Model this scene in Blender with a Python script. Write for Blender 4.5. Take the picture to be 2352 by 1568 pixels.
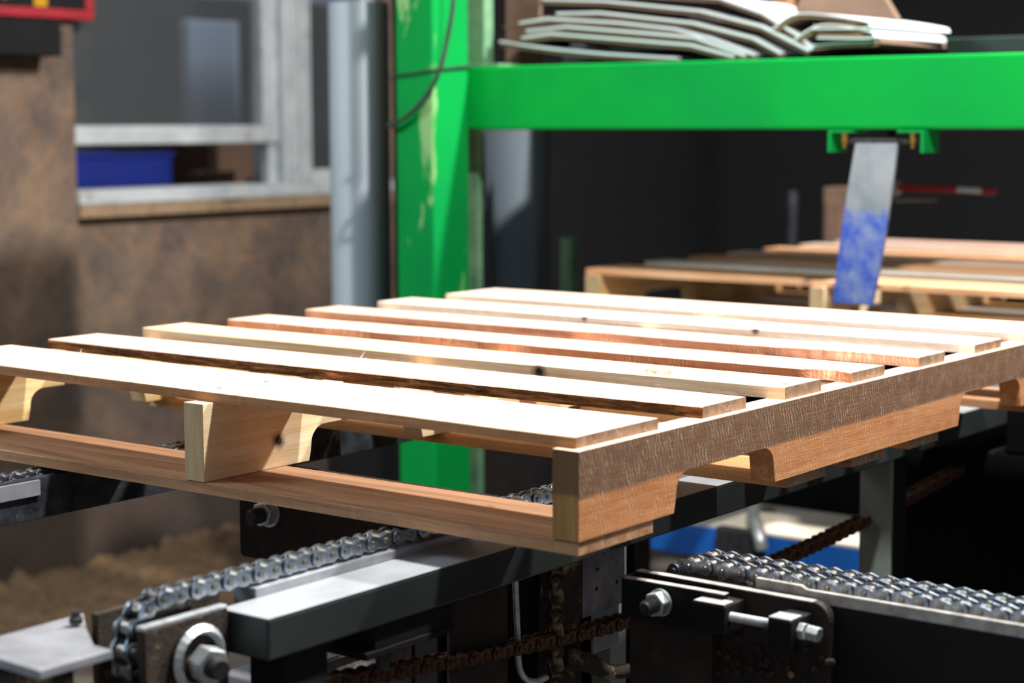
import bpy, bmesh, math, random
from mathutils import Vector, Matrix, noise

for o in list(bpy.data.objects): bpy.data.objects.remove(o)
SC = bpy.context.scene
COL = SC.collection
PI = math.pi
R = random.Random(7)

# ------------------------------------------------------------------ camera
cd = bpy.data.cameras.new('camera'); cam = bpy.data.objects.new('camera', cd); COL.objects.link(cam)
yaw, pitch, roll = .6499, .1151, -.0026
F = Vector((math.cos(yaw)*math.cos(pitch), math.sin(yaw)*math.cos(pitch), -math.sin(pitch)))
r0 = Vector((math.sin(yaw), -math.cos(yaw), 0)); u0 = r0.cross(F)
RT = r0*math.cos(roll)+u0*math.sin(roll); UP = u0*math.cos(roll)-r0*math.sin(roll)
m = Matrix((RT, UP, -F)).transposed().to_4x4(); m.translation = Vector((-1.3689, -.9652, .2940))
cam.matrix_world = m
cd.sensor_width = 36; cd.lens = 4305.4/2352*36; cd.clip_start = .05; cd.clip_end = 100
cd.dof.use_dof = True; cd.dof.focus_distance = 2.05; cd.dof.aperture_fstop = 4.2
SC.camera = cam

# ------------------------------------------------------------------ light
w = bpy.data.worlds.new('world'); SC.world = w; w.use_nodes = True
w.node_tree.nodes['Background'].inputs[0].default_value = (.80, .90, 1.0, 1)
w.node_tree.nodes['Background'].inputs[1].default_value = .22

def area(name, loc, target, size, power, color, sy=None):
    d = bpy.data.lights.new(name, 'AREA'); d.energy = power; d.color = color
    d.shape = 'DISK' if sy is None else 'RECTANGLE'; d.size = size
    if sy: d.size_y = sy
    o = bpy.data.objects.new(name, d); COL.objects.link(o); o.location = loc
    o.rotation_euler = (Vector(target)-Vector(loc)).to_track_quat('-Z', 'Y').to_euler()
    return o
area('work_lamp', (.40, -.30, 1.75), (.5, .2, 0), .10, 84, (1, .965, .92))
area('added_bay_fill', (2.0, -.45, 2.3), (1.1, .4, 0), .16, 190, (1, .97, .94))  # added fill lamp, brightens the second pallet and the bottom-board strip
area('rear_room_fill', (3.0, 3.35, 2.0), (3.1, 3.9, .2), .4, 14, (.85, .92, 1.0))  # added fill, brightens the room behind the window
area('door_daylight', (-1.3, 2.4, 1.7), (1.6, 1.7, 0), 1.1, 54, (.78, .89, 1.0), .9)

vs = SC.view_settings
vs.view_transform = 'Standard'; vs.look = 'None'; vs.exposure = 0.0; vs.gamma = 1.0; vs.use_curve_mapping = False

# ------------------------------------------------------------------ materials
def hx(h):
    c = [int(h[i:i+2], 16)/255 for i in (0, 2, 4)]
    return tuple([(x/12.92 if x <= .04045 else ((x+.055)/1.055)**2.4) for x in c]+[1])

class NT:
    def __init__(s, name):
        s.m = bpy.data.materials.new(name); s.m.use_nodes = True
        s.t = s.m.node_tree; s.b = s.t.nodes['Principled BSDF']
    def n(s, t, **k):
        x = s.t.nodes.new(t)
        for a, v in k.items():
            if a.startswith('i_'):
                x.inputs[a[2:].replace('_', ' ')].default_value = v
            else: setattr(x, a, v)
        return x
    def l(s, a, b): s.t.links.new(a, b)
    def coord(s, scale, rot=(0, 0, 0), loc=(0, 0, 0)):
        tc = s.n('ShaderNodeTexCoord'); mp = s.n('ShaderNodeMapping')
        mp.inputs['Scale'].default_value = scale; mp.inputs['Rotation'].default_value = rot; mp.inputs['Location'].default_value = loc
        s.l(tc.outputs['Object'], mp.inputs[0]); return mp.outputs[0]
    def noise(s, vec, scale, detail=4, rough=.6, dist=0):
        x = s.n('ShaderNodeTexNoise'); x.inputs['Scale'].default_value = scale; x.inputs['Detail'].default_value = detail
        x.inputs['Roughness'].default_value = rough; x.inputs['Distortion'].default_value = dist
        s.l(vec, x.inputs['Vector']); return x.outputs['Fac']
    def ramp(s, fac, stops):
        x = s.n('ShaderNodeValToRGB'); e = x.color_ramp.elements
        while len(e) < len(stops): e.new(.5)
        for q, (p, c) in zip(e, stops): q.position = p; q.color = c if len(c) == 4 else (*c, 1)
        s.l(fac, x.inputs[0]); return x.outputs[0]
    def mix(s, fac, a, b, mode='MIX'):
        x = s.n('ShaderNodeMix', data_type='RGBA', blend_type=mode)
        for i, v in ((0, fac), (6, a), (7, b)):
            if hasattr(v, 'links'): s.l(v, x.inputs[i])
            else: x.inputs[i].default_value = v
        return x.outputs[2]
    def math(s, op, a, b=0.0):
        x = s.n('ShaderNodeMath', operation=op)
        for i, v in ((0, a), (1, b)):
            if hasattr(v, 'links'): s.l(v, x.inputs[i])
            else: x.inputs[i].default_value = v
        return x.outputs[0]
    def bump(s, h, strength=.3, dist=.002):
        x = s.n('ShaderNodeBump'); x.inputs['Strength'].default_value = strength; x.inputs['Distance'].default_value = dist
        s.l(h, x.inputs['Height']); s.l(x.outputs[0], s.b.inputs['Normal'])
    def out(s, col=None, rough=.7, metal=0.0, spec=None):
        if col is not None:
            if hasattr(col, 'links'): s.l(col, s.b.inputs['Base Color'])
            else: s.b.inputs['Base Color'].default_value = col
        if hasattr(rough, 'links'): s.l(rough, s.b.inputs['Roughness'])
        else: s.b.inputs['Roughness'].default_value = rough
        s.b.inputs['Metallic'].default_value = metal
        if spec is not None: s.b.inputs['Specular IOR Level'].default_value = spec
        return s.m

BLK = (0, 0, 0, 1); WHT = (1, 1, 1, 1)

def wood(name, light, dark, axis='y', seed=0, streak=.5, saw=0.0, sawaxis='x', shade_band=None, blotch=None, knots=None, rough=.75):
    """planed/rough sawn lumber: grain runs along axis"""
    t = NT(name)
    sc = {'y': (34, 2.0, 34), 'x': (2.0, 34, 34), 'z': (34, 34, 2.0)}[axis]
    v = t.coord(sc, loc=(seed*3.1, seed*1.7, seed*.9))
    g = t.noise(v, 1.6, 5, .62, .8)
    c = t.ramp(g, [(.5-.28*streak-.06, hx(dark)), (.5+.22, hx(light))])
    v2 = t.coord(tuple(x*5 for x in sc), loc=(seed, 0, seed))
    f = t.noise(v2, 2.2, 3, .7)
    c = t.mix(.28, c, t.ramp(f, [(.35, (.62, .52, .44, 1)), (.6, WHT)]), 'MULTIPLY')
    if blotch:
        vb = t.coord((3, 9, 9) if axis == 'x' else (9, 3, 9), loc=(seed*2, seed, 1))
        c = t.mix(t.ramp(t.noise(vb, 2.0, 3, .6), [(.56, BLK), (.72, (.75,)*3+(1,))]), c, hx(blotch))
    if shade_band:            # painted shade: darkens the stick above a set height
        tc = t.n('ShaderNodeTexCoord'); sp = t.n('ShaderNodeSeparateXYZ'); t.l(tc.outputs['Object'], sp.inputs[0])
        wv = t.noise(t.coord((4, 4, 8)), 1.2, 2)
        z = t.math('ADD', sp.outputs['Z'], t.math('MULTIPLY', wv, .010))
        mr = t.n('ShaderNodeMapRange'); t.l(z, mr.inputs[0]); mr.inputs[1].default_value = shade_band[0]-.0015; mr.inputs[2].default_value = shade_band[0]+.0025
        c = t.mix(mr.outputs[0], c, t.mix(.78, c, hx(shade_band[1])))
    h = f
    if saw:
        wv = t.n('ShaderNodeTexWave', wave_type='BANDS', bands_direction='X')
        ang = {'x': (0, .30, 0), 'y': (.3, 0, PI/2)}[sawaxis]
        vv = t.coord((1, 1, 1), rot=ang); t.l(vv, wv.inputs[0])
        wv.inputs['Scale'].default_value = 60; wv.inputs['Distortion'].default_value = 6; wv.inputs['Detail'].default_value = 2; wv.inputs['Detail Scale'].default_value = 1.6
        msk = t.math('MULTIPLY', t.ramp(wv.outputs['Fac'], [(.72, BLK), (.97, WHT)]), t.ramp(t.noise(t.coord((14, 14, 14)), 3, 4), [(.40, BLK), (.62, WHT)]))
        c = t.mix(t.math('MULTIPLY', msk, saw), c, hx('e6cdb0'))
        h = t.math('ADD', f, t.math('MULTIPLY', wv.outputs['Fac'], .5*saw))
    for (kx, ky, kz, kr, kc) in (knots or []):
        tc = t.n('ShaderNodeTexCoord'); d = t.n('ShaderNodeVectorMath', operation='DISTANCE'); t.l(tc.outputs['Object'], d.inputs[0]); d.inputs[1].default_value = (kx, ky, kz)
        q = t.math('DIVIDE', d.outputs['Value'], kr); q = t.math('ADD', q, t.math('MULTIPLY', t.noise(t.coord((60, 60, 60)), 1.5, 3), .5))
        c = t.mix(t.ramp(q, [(.45, WHT), (1.25, BLK)]), c, hx(kc))
    t.bump(h, .30, .0009)
    return t.out(c, rough, 0, .25)

def bark(name, a, b, c3, seed=0):
    t = NT(name)
    v = t.coord((14, 4, 40), loc=(seed, seed, 0))
    g = t.noise(v, 3, 6, .7, 1.5)
    c = t.ramp(g, [(.30, hx(a)), (.5, hx(b)), (.70, hx(c3))])
    t.bump(g, 1.0, .006); return t.out(c, .85, 0, .2)

def steel(name, a, b, rough=.45, metal=.6, scale=30, stain=None, bump=.15, stain_at=.55):
    t = NT(name); v = t.coord((1, 1, 1))
    g = t.noise(v, scale, 6, .65)
    c = t.ramp(g, [(.35, hx(a)), (.65, hx(b))])
    if stain:
        c = t.mix(t.ramp(t.noise(v, scale*.45, 8, .72), [(stain_at, BLK), (stain_at+.10, WHT)]), c, hx(stain))
    t.bump(t.noise(v, scale*6, 3, .6), bump, .001)
    return t.out(c, rough, metal)

def plain(name, c, rough=.6, metal=0.0, var=.15, scale=12):
    t = NT(name); g = t.noise(t.coord((1, 1, 1)), scale, 4)
    col = hx(c); dk = tuple(x*(1-var*2) for x in col[:3])+(1,)
    return t.out(t.ramp(g, [(.35, dk), (.65, col)]), rough, metal)

def green_paint(name, wear_lo=.62, seed=0, a='00803c', b='02923c'):
    t = NT(name)
    v = t.coord((1, 1, 1), loc=(seed, 0, 0))
    g = t.noise(v, 3.5, 4, .55)
    c = t.ramp(g, [(.3, hx(a)), (.7, hx(b))])
    wv = t.coord((1, 1, .33), loc=(seed*.7, .3, seed))
    ms = t.ramp(t.noise(wv, 11, 7, .62, .7), [(wear_lo, BLK), (wear_lo+.04, WHT)])
    c = t.mix(t.math('MULTIPLY', ms, .8), c, hx('8fb87c'))
    t.bump(t.noise(v, 90, 3), .06, .001)
    return t.out(c, .6, 0, .12)

M = {}
M['wood_top'] = wood('pine_lit_top', 'f0dac6', 'd9ac85', 'y', 1)  # paler top face paints direct light onto the stringers
M['wood_b1'] = wood('pine_board_a', 'f3e0d0', 'dcb491', 'y', 2, blotch='e0a988')
M['wood_b2'] = wood('pine_board_pink', 'f3dccd', 'dba98c', 'y', 3, .7, blotch='d99c80')
M['wood_b3'] = wood('pine_board_honey', 'f5e0c0', 'dcae78', 'y', 4, .5, saw=.3, sawaxis='y', knots=[(.384, 0.329, .006, .019, '2a1c14')])
M['wood_b4'] = wood('pine_board_rose', 'f2d6c2', 'd39c7b', 'y', 5, .9, saw=.35, sawaxis='y')
M['wood_b5'] = wood('pine_board_rose_b', 'f1d4c0', 'd29a7a', 'y', 6, .9, saw=.35, sawaxis='y')
M['wood_b6'] = wood('pine_board_grey', 'efe0d2', 'cfae92', 'y', 7, .7, knots=[(.894, .33, .01, .012, '55402f'), (.894, .62, .01, .01, '55402f')])
M['wood_b7'] = wood('pine_board_c', 'f3e2d3', 'ddb899', 'y', 8)
M['bark'] = bark('bark_wane', '20140b', '7a4a24', 'c28a55')
M['crack'] = bark('split_wood', '4a2a18', 'a8623c', 'd8a27c', 3)
M['wood_str'] = wood('stringer_wood', 'd99a66', 'b9774a', 'x', 11, .45, saw=.40, sawaxis='x', shade_band=(-.040, '55483e'))
M['wood_mid'] = wood('stringer_wood_yellow', 'f2e0c0', 'deba86', 'x', 12, .4, knots=[(.113, .4865, -.055, .017, '2c1a10')])
M['wood_left'] = wood('stringer_wood_left', 'e6cd9c', 'caa468', 'x', 13, .4)
M['wood_bot'] = wood('bottom_board_wood', 'd0a27c', '83593a', 'y', 14, .8)
M['wood_bot2'] = wood('bottom_board_pale', 'dcae78', 'b07c48', 'y', 15, .6, saw=.2, sawaxis='y')
M['end'] = wood('end_grain', 'a98d74', '77604e', 'z', 16, .7, saw=.25, sawaxis='y')
M['end_str'] = wood('stringer_end', 'b08a55', '94703f', 'z', 21, .4, shade_band=(-.036, '5e4530'))
M['end_mid'] = wood('stringer_end_pale', 'c9b08a', 'a98c62', 'z', 22, .6)
M['white_wood'] = wood('pale_board', 'f0e8dc', 'd8c6b0', 'y', 17, .4)
M['orange_wood'] = wood('orange_board', 'f0c097', 'd08e5c', 'y', 18, .7)
M['nail'] = plain('nail_steel', 'c0bcb8', .4, .7)
M['chain'] = steel('polished_chain_steel', '7d8794', 'b4bcc6', .30, 1.0, 120, None, .1)
M['chain_side'] = steel('oily_chain_steel', '6f6a62', 'a39c90', .34, .9, 90, '6b4d2c', .2, .58)
M['rust_chain'] = steel('rusty_chain', '2a1d15', '6d4a36', .6, .5, 80, 'a06c4c', .5, .66)
M['rail'] = steel('dark_mill_steel', '2b2d33', '45474f', .5, .55, 8, '3a4a40', .5, .60)
M['rail_scaled'] = steel('scuffed_mill_steel', '2f333a', '5a6068', .42, .6, 34, 'c8cac8', .6, .60)
M['tube_side'] = steel('tube_side_shaded', '24272a', '2f3635', .5, .2, 6, '2c3d31', .1, .55)  # tube side darkened, shade put into the colour
M['tube_top'] = steel('tube_top_lit', '989da2', 'b8bdc1', .42, .2, 6, '39493c', .15, .60)  # tube top lightened as if lit from above
M['barsteel'] = steel('ground_bar_steel', '8a8d93', 'adb0b6', .38, .35, 14, None, .1)
M['black'] = plain('black_machine_paint', '151415', .75, 0, .2)
M['matt'] = plain('matt_black', '0b0b0c', .95, 0, .2); M['matt'].node_tree.nodes['Principled BSDF'].inputs['Specular IOR Level'].default_value = .1
M['black'].node_tree.nodes['Principled BSDF'].inputs['Specular IOR Level'].default_value = .25
M['blackrust'] = steel('rusty_black_steel', '17120f', '2c1f17', .8, .1, 30, '3f2c1f', .6, .60)
M['dusty'] = steel('sawdust_caked_steel', '1d1713', '3a2d21', .95, 0, 60, '9c8263', 1.0, .54)
M['edge_lit'] = steel('plate_edge_lit', '8a8580', 'b8b4ae', .85, .1, 60, '6b635c', .5, .62)  # pale strips paint light onto the top edges of black plates
M['bolt'] = steel('zinc_bolt', 'a8adb0', 'cfd4d6', .4, .6, 80, '8d8f88', .3, .60)
M['boltdark'] = steel('dark_bolt', '2c2c2f', '4a4a4e', .5, .6, 80)
M['green'] = green_paint('green_machine_paint', .60)
M['greenbeam'] = green_paint('green_beam_paint', .80, 4, '00853a', '009a36')
M['green_shaded'] = plain('shaded_green_paint', '1c332b', .6, 0, .2)  # rear-beam green darkened to paint in its shade
M['greenold'] = steel('old_green_paint', '4e7a5c', '6f9a76', .6, 0, 16, '474d55', .2, .55)
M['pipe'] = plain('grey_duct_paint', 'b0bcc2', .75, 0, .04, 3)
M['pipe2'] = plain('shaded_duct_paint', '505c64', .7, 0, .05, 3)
M['cable'] = plain('cable_rubber', '34433f', .45)
M['brass'] = plain('brass_bolt', 'b08c4a', .35, .8)
M['white_paint'] = steel('peeling_white_paint', 'a6abad', 'bfc4c5', .6, 0, 14, '857b69', .3, .60)
M['osbtrim'] = plain('raw_edge_trim', '9c8265', .9, 0, .15, 40)
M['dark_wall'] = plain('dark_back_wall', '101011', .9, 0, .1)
M['concrete'] = plain('dusty_concrete', '5a5148', .9, 0, .15, 5)
M['blue'] = plain('blue_plastic', '1a2f8e', .5, 0, .08)
M['bluepaint'] = plain('blue_machine_paint', '1560b8', .45, 0, .08)
M['card'] = plain('brown_cardboard', '7c6250', .85, 0, .12, 9)
M['cream'] = plain('cream_dusty_top', 'd8cdbb', .85, 0, .1, 8)
M['red'] = plain('red_frame_paint', 'a3202c', .5, 0, .1)
M['yellow'] = plain('yellow_paint', 'c99608', .5)
M['greyblue'] = plain('grey_blue_panel', 'c2d2ea', .7, 0, .05, 3)
M['interior'] = plain('interior_wall', '3a3632', .9, 0, .15, 3)
M['legpaint'] = plain('grey_green_leg', '7e8884', .6, 0, .1)
M['platec'] = steel('pitted_grey_plate', '5d5b62', '8a878e', .45, .3, 22, 'a09ca2', .9, .62)
M['mottled'] = steel('mottled_beam_steel', '5a5355', '7b7375', .8, .1, 24, 'a59c98', .4, .60)

t = NT('osb'); v = t.coord((1, .3, 1)); vo = t.n('ShaderNodeTexVoronoi'); vo.inputs['Scale'].default_value = 11
dv = t.n('ShaderNodeVectorMath', operation='ADD'); nz = t.n('ShaderNodeTexNoise'); nz.inputs['Scale'].default_value = 9; t.l(v, nz.inputs['Vector'])
t.l(v, dv.inputs[0]); t.l(nz.outputs['Color'], dv.inputs[1]); t.l(dv.outputs[0], vo.inputs['Vector'])
sp = t.n('ShaderNodeSeparateColor'); t.l(vo.outputs['Color'], sp.inputs[0])
c = t.ramp(sp.outputs[0], [(0, hx('4a4240')), (.35, hx('675445')), (.7, hx('7a6250')), (1, hx('8a6144'))])
c = t.mix(.6, c, t.ramp(t.noise(v, 5, 6, .6), [(.35, hx('4c4543')), (.65, hx('8b745e'))]))
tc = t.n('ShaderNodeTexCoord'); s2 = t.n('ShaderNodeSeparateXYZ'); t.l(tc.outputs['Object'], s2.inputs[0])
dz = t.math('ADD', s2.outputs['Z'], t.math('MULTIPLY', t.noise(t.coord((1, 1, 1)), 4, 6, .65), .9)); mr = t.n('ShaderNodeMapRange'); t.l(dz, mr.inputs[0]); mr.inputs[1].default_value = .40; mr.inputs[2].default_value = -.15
c = t.mix(t.math('MULTIPLY', mr.outputs[0], .75), c, hx('2e2826'))   # grime stains plus painted shade, darker towards the floor
OSB = t.out(c, .85)

t = NT('sawdust'); g = t.noise(t.coord((1, 1, 1)), 28, 7, .7)
t.bump(g, 1.0, .01); SAWD = t.out(t.ramp(g, [(.3, hx('5a4531')), (.7, hx('8c6f4e'))]), .95)

t = NT('strap_paint'); tc = t.n('ShaderNodeTexCoord'); sp = t.n('ShaderNodeSeparateXYZ'); t.l(tc.outputs['Object'], sp.inputs[0])
v = t.coord((1, 1, 1)); nn = t.noise(v, 26, 5, .6, .5)
zz = t.math('ADD', sp.outputs['Z'], t.math('MULTIPLY', t.math('SUBTRACT', nn, .5), .10))
mk = t.n('ShaderNodeMapRange'); t.l(zz, mk.inputs[0]); mk.inputs[1].default_value = .158; mk.inputs[2].default_value = .142
met = t.ramp(t.noise(v, 12, 4), [(.35, hx('73818b')), (.65, hx('949da3'))])
blu = t.mix(t.ramp(t.noise(v, 22, 7, .7), [(.42, BLK), (.70, WHT)]), hx('3556b4'), hx('8496b0'))
STRAP = t.out(t.mix(mk.outputs[0], met, blu), .45, .1)

t = NT('dusty_glass'); pb = t.b
pb.inputs['Base Color'].default_value = (.25, .27, .29, 1); pb.inputs['Roughness'].default_value = .08; pb.inputs['Alpha'].default_value = .10; pb.inputs['Specular IOR Level'].default_value = .15
GLASS = t.m

t = NT('white_board_print'); v = t.coord((1, 1, 1), loc=(0, .2, 0))
t.out(t.mix(t.ramp(t.noise(t.coord((1, 3, 6)), 2.2, 2), [(.62, BLK), (.72, (.6, .6, .6, 1))]), hx('ced3d7'), hx('a88898')), .6); WCARD = t.m

# ------------------------------------------------------------------ geometry helpers
class MB:
    def __init__(s): s.b = bmesh.new()
    def face_ids(s, before, mi):
        s.b.faces.ensure_lookup_table()
        for f in s.b.faces[before:]: f.material_index = mi
    def box(s, a, b, mi=0, M4=None):
        n = len(s.b.faces); x0, y0, z0 = a; x1, y1, z1 = b
        vs = [s.b.verts.new(p) for p in ((x0,y0,z0),(x1,y0,z0),(x1,y1,z0),(x0,y1,z0),(x0,y0,z1),(x1,y0,z1),(x1,y1,z1),(x0,y1,z1))]
        for q in ((0,3,2,1),(4,5,6,7),(0,1,5,4),(1,2,6,5),(2,3,7,6),(3,0,4,7)): s.b.faces.new([vs[i] for i in q])
        if M4: bmesh.ops.transform(s.b, matrix=M4, verts=vs)
        s.face_ids(n, mi); return s
    def cyl(s, p, q, r, n=20, r2=None, mi=0, caps=True):
        k = len(s.b.faces); p = Vector(p); q = Vector(q); d = (q-p).normalized(); r2 = r if r2 is None else r2
        a = d.orthogonal().normalized(); b = d.cross(a)
        A = []; B = []
        for i in range(n):
            t = 2*PI*i/n; o = a*math.cos(t)+b*math.sin(t)
            A.append(s.b.verts.new(p+o*r)); B.append(s.b.verts.new(q+o*r2))
        for i in range(n): s.b.faces.new((A[i], A[(i+1) % n], B[(i+1) % n], B[i]))
        if caps: s.b.faces.new(A[::-1]); s.b.faces.new(B)
        s.face_ids(k, mi); return s
    def prism(s, pts, d, mi=0):
        """closed polygon pts (3d) swept by vector d"""
        k = len(s.b.faces); d = Vector(d)
        A = [s.b.verts.new(Vector(p)) for p in pts]; B = [s.b.verts.new(Vector(p)+d) for p in pts]
        n = len(pts)
        for i in range(n): s.b.faces.new((A[i], A[(i+1) % n], B[(i+1) % n], B[i]))
        s.b.faces.new(A[::-1]); s.b.faces.new(B); s.face_ids(k, mi); return s
    def tube(s, path, r, n=10, mi=0):
        k = len(s.b.faces); path = [Vector(p) for p in path]; rings = []; a = None
        for i, p in enumerate(path):
            d = (path[min(i+1, len(path)-1)]-path[max(i-1, 0)]).normalized()
            a = d.orthogonal().normalized() if a is None else (a-d*a.dot(d)).normalized()
            b = d.cross(a); rr = r[i] if isinstance(r, (list, tuple)) else r
            rings.append([s.b.verts.new(p+(a*math.cos(2*PI*j/n)+b*math.sin(2*PI*j/n))*rr) for j in range(n)])
        for i in range(len(rings)-1):
            for j in range(n): s.b.faces.new((rings[i][j], rings[i][(j+1) % n], rings[i+1][(j+1) % n], rings[i+1][j]))
        s.b.faces.new(rings[0][::-1]); s.b.faces.new(rings[-1]); s.face_ids(k, mi); return s
    def build(s, name, mats, parent=None, bevel=0, smooth=False, loc=None):
        bmesh.ops.recalc_face_normals(s.b, faces=s.b.faces)
        me = bpy.data.meshes.new(name); s.b.to_mesh(me); s.b.free()
        for mm in (mats if isinstance(mats, (list, tuple)) else [mats]): me.materials.append(mm)
        o = bpy.data.objects.new(name, me); COL.objects.link(o)
        if parent: o.parent = parent
        if loc: o.location = loc
        if bevel:
            md = o.modifiers.new('bevel', 'BEVEL'); md.width = bevel; md.segments = 2; md.limit_method = 'ANGLE'; md.angle_limit = .6
        if smooth:
            for p in me.polygons: p.use_smooth = True
        return o

def smooth_path(pts, k=8):
    P = [Vector(p) for p in pts]; out = []
    for i in range(len(P)-1):
        a = P[max(i-1, 0)]; b = P[i]; c = P[i+1]; d = P[min(i+2, len(P)-1)]
        for j in range(k):
            t = j/k
            out.append(.5*((2*b)+(c-a)*t+(2*a-5*b+4*c-d)*t*t+(3*b-a-3*c+d)*t**3))
    out.append(P[-1]); return out

def tag(o, label, cat, group=None, kind=None):
    o['label'] = label; o['category'] = cat
    if group: o['group'] = group
    if kind: o['kind'] = kind
    return o
def thing(name, loc, label, cat, group=None):
    o = bpy.data.objects.new(name, None); COL.objects.link(o); o.location = loc; o.empty_display_size = .05
    return tag(o, label, cat, group)
def struct(o): o['kind'] = 'structure'; return o

# ------------------------------------------------------------------ setting
FZ = -.85
struct(MB().box((-1.5, -2.5, FZ-.1), (7, 5.2, FZ)).build('floor', M['concrete']))
mb = MB()
mb.box((-.6, 2.78, FZ), (1.745, 2.90, 2.2)); mb.box((1.745, 2.80, FZ), (2.95, 2.90, .064)); mb.box((2.95, 2.80, FZ), (3.0, 2.90, 2.2)); mb.box((1.745, 2.80, 1.3), (2.95, 2.90, 2.2))
struct(mb.build('wall_left', OSB))
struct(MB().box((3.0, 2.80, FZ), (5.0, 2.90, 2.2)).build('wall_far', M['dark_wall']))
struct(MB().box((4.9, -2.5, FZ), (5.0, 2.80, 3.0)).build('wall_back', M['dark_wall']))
struct(MB().box((.7, 3.45, 2.2), (4.9, 4.7, 2.3)).build('ceiling', M['interior']))
# window: frame, sash, panes
wn = bpy.data.objects.new('window_1', None); COL.objects.link(wn); struct(wn)
def S(mb, name, mat, bevel=0): return mb.build(name, mat, wn, bevel)
mb = MB(); mb.box((1.745, 2.765, .094), (2.95, 2.90, .130)); mb.box((2.485, 2.770, .130), (2.600, 2.90, 1.3)); mb.box((1.745, 2.84, 1.25), (2.95, 2.9, 1.3)); mb.box((2.89, 2.84, .13), (2.95, 2.9, 1.25))
mb.box((2.600, 2.80, .130), (2.95, 2.88, .165))
for sx in (2.505, 2.545, 2.58): mb.box((sx, 2.762, .130), (sx+.008, 2.772, 1.3))
S(mb, 'window_frame', M['white_paint'], .004)
mb = MB(); mb.box((1.747, 2.79, .246), (2.484, 2.83, .294)); mb.box((2.425, 2.792, .294), (2.484, 2.828, 1.25)); mb.box((1.747, 2.792, .294), (1.752, 2.828, 1.25)); mb.box((2.452, 2.80, .131), (2.484, 2.83, .245))
S(mb, 'window_sash', M['white_paint'], .004)
S(MB().box((1.752, 2.805, .294), (2.425, 2.812, 1.25)), 'window_pane', GLASS)
S(MB().box((2.60, 2.83, .165), (2.89, 2.838, 1.25)), 'window_pane', GLASS)
# ragged strip of raw board under the sill
mb = MB(); n = 60; pts = []
for i in range(n+1):
    x = 1.746+i*(2.95-1.746)/n; pts.append((x, 2.768, .100-.006+.010*noise.noise(Vector((x*9, 2, 0)))))
pts += [(2.95, 2.768, .062), (1.746, 2.768, .062)]
mb.prism(pts, (0, .03, 0)); struct(mb.build('trim_1', M['osbtrim']))
# room behind the window
mb = MB(); mb.box((.8, 4.6, FZ), (4.9, 4.7, 2.2)); struct(mb.build('wall_rear', M['interior']))
struct(MB().box((.7, 2.9, FZ), (.8, 4.7, 2.2)).build('wall_side', M['interior']))

tag(MB().box((3.19, 3.9, FZ+.001), (3.43, 3.95, .66)).build('panel', M['greyblue'], None, .005), 'tall grey-blue panel standing in the room behind the window glass', 'panel')
tag(MB().box((2.55, 3.7, .72), (3.9, 3.78, .77)).build('cross_rail', M['greyblue'], None, .004), 'pale horizontal rail seen high through the upper window pane', 'rail')
# bench carrying boxes seen in window gap
mb = MB(); mb.box((1.95, 3.02, .062), (3.25, 3.6, .098))
for x in (2.0, 3.15):
    for y in (3.05, 3.52): mb.box((x, y, FZ+.001), (x+.05, y+.05, .062))
tag(mb.build('bench', M['card']), 'low bench behind the window carrying blue bin and cartons', 'bench')
b = thing('storage_bin', (2.2, 3.3, .099), 'blue plastic bin behind the gap of the raised window sash', 'bin')
mb = MB()
for a, c_ in (((-.15, -.12, 0), (.237, .15, .006)), ((-.15, -.12, 0), (.237, -.114, .112)), ((-.15, .144, 0), (.237, .15, .112)), ((-.15, -.12, 0), (-.144, .15, .112)), ((.231, -.12, 0), (.237, .15, .112))): mb.box(a, c_)
mb.build('bin_body', M['blue'], b, .002)
mb = MB(); mb.box((-.155, -.127, .105), (.242, -.117, .117)); mb.box((-.155, .147, .105), (.242, .157, .117)); mb.build('bin_rim', M['blue'], b, .002)
def carton(loc, s, label, rot=0):
    c = thing('carton', loc, label, 'box', 'cartons behind the window'); c.rotation_euler = (0, 0, rot)
    MB().box((-s[0]/2, -s[1]/2, 0), (s[0]/2, s[1]/2, s[2])).build('carton_body', M['card'], c, .003)
    MB().box((-s[0]/2-.001, -.012, s[2]), (s[0]/2+.001, .012, s[2]+.0012)).build('tape', M['cream'], c)
    mb = MB(); mb.box((-s[0]/2, -s[1]/2-.002, s[2]-.002), (s[0]/2, -.013, s[2]+.004)); mb.box((-s[0]/2, .013, s[2]-.002), (s[0]/2, s[1]/2+.002, s[2]+.004)); mb.build('flap', M['card'], c)
carton((2.56, 3.15, .099), (.11, .1, .055), 'small tan carton right of the blue bin behind the window', .1)
carton((2.75, 3.34, .099), (.20, .18, .135), 'larger brown carton at the right end behind window gap')
mb = MB()
bmesh.ops.create_icosphere(mb.b, subdivisions=4, radius=.05)
for v_ in mb.b.verts:
    v_.co *= 1+.55*noise.noise(v_.co*26)+.3*noise.noise(v_.co*70); v_.co.z *= .8
tag(mb.build('plastic_bag', M['white_paint'], None, 0, False, (2.83, 3.13, .147)), 'crumpled white plastic bag on bench behind the window', 'bag')

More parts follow.
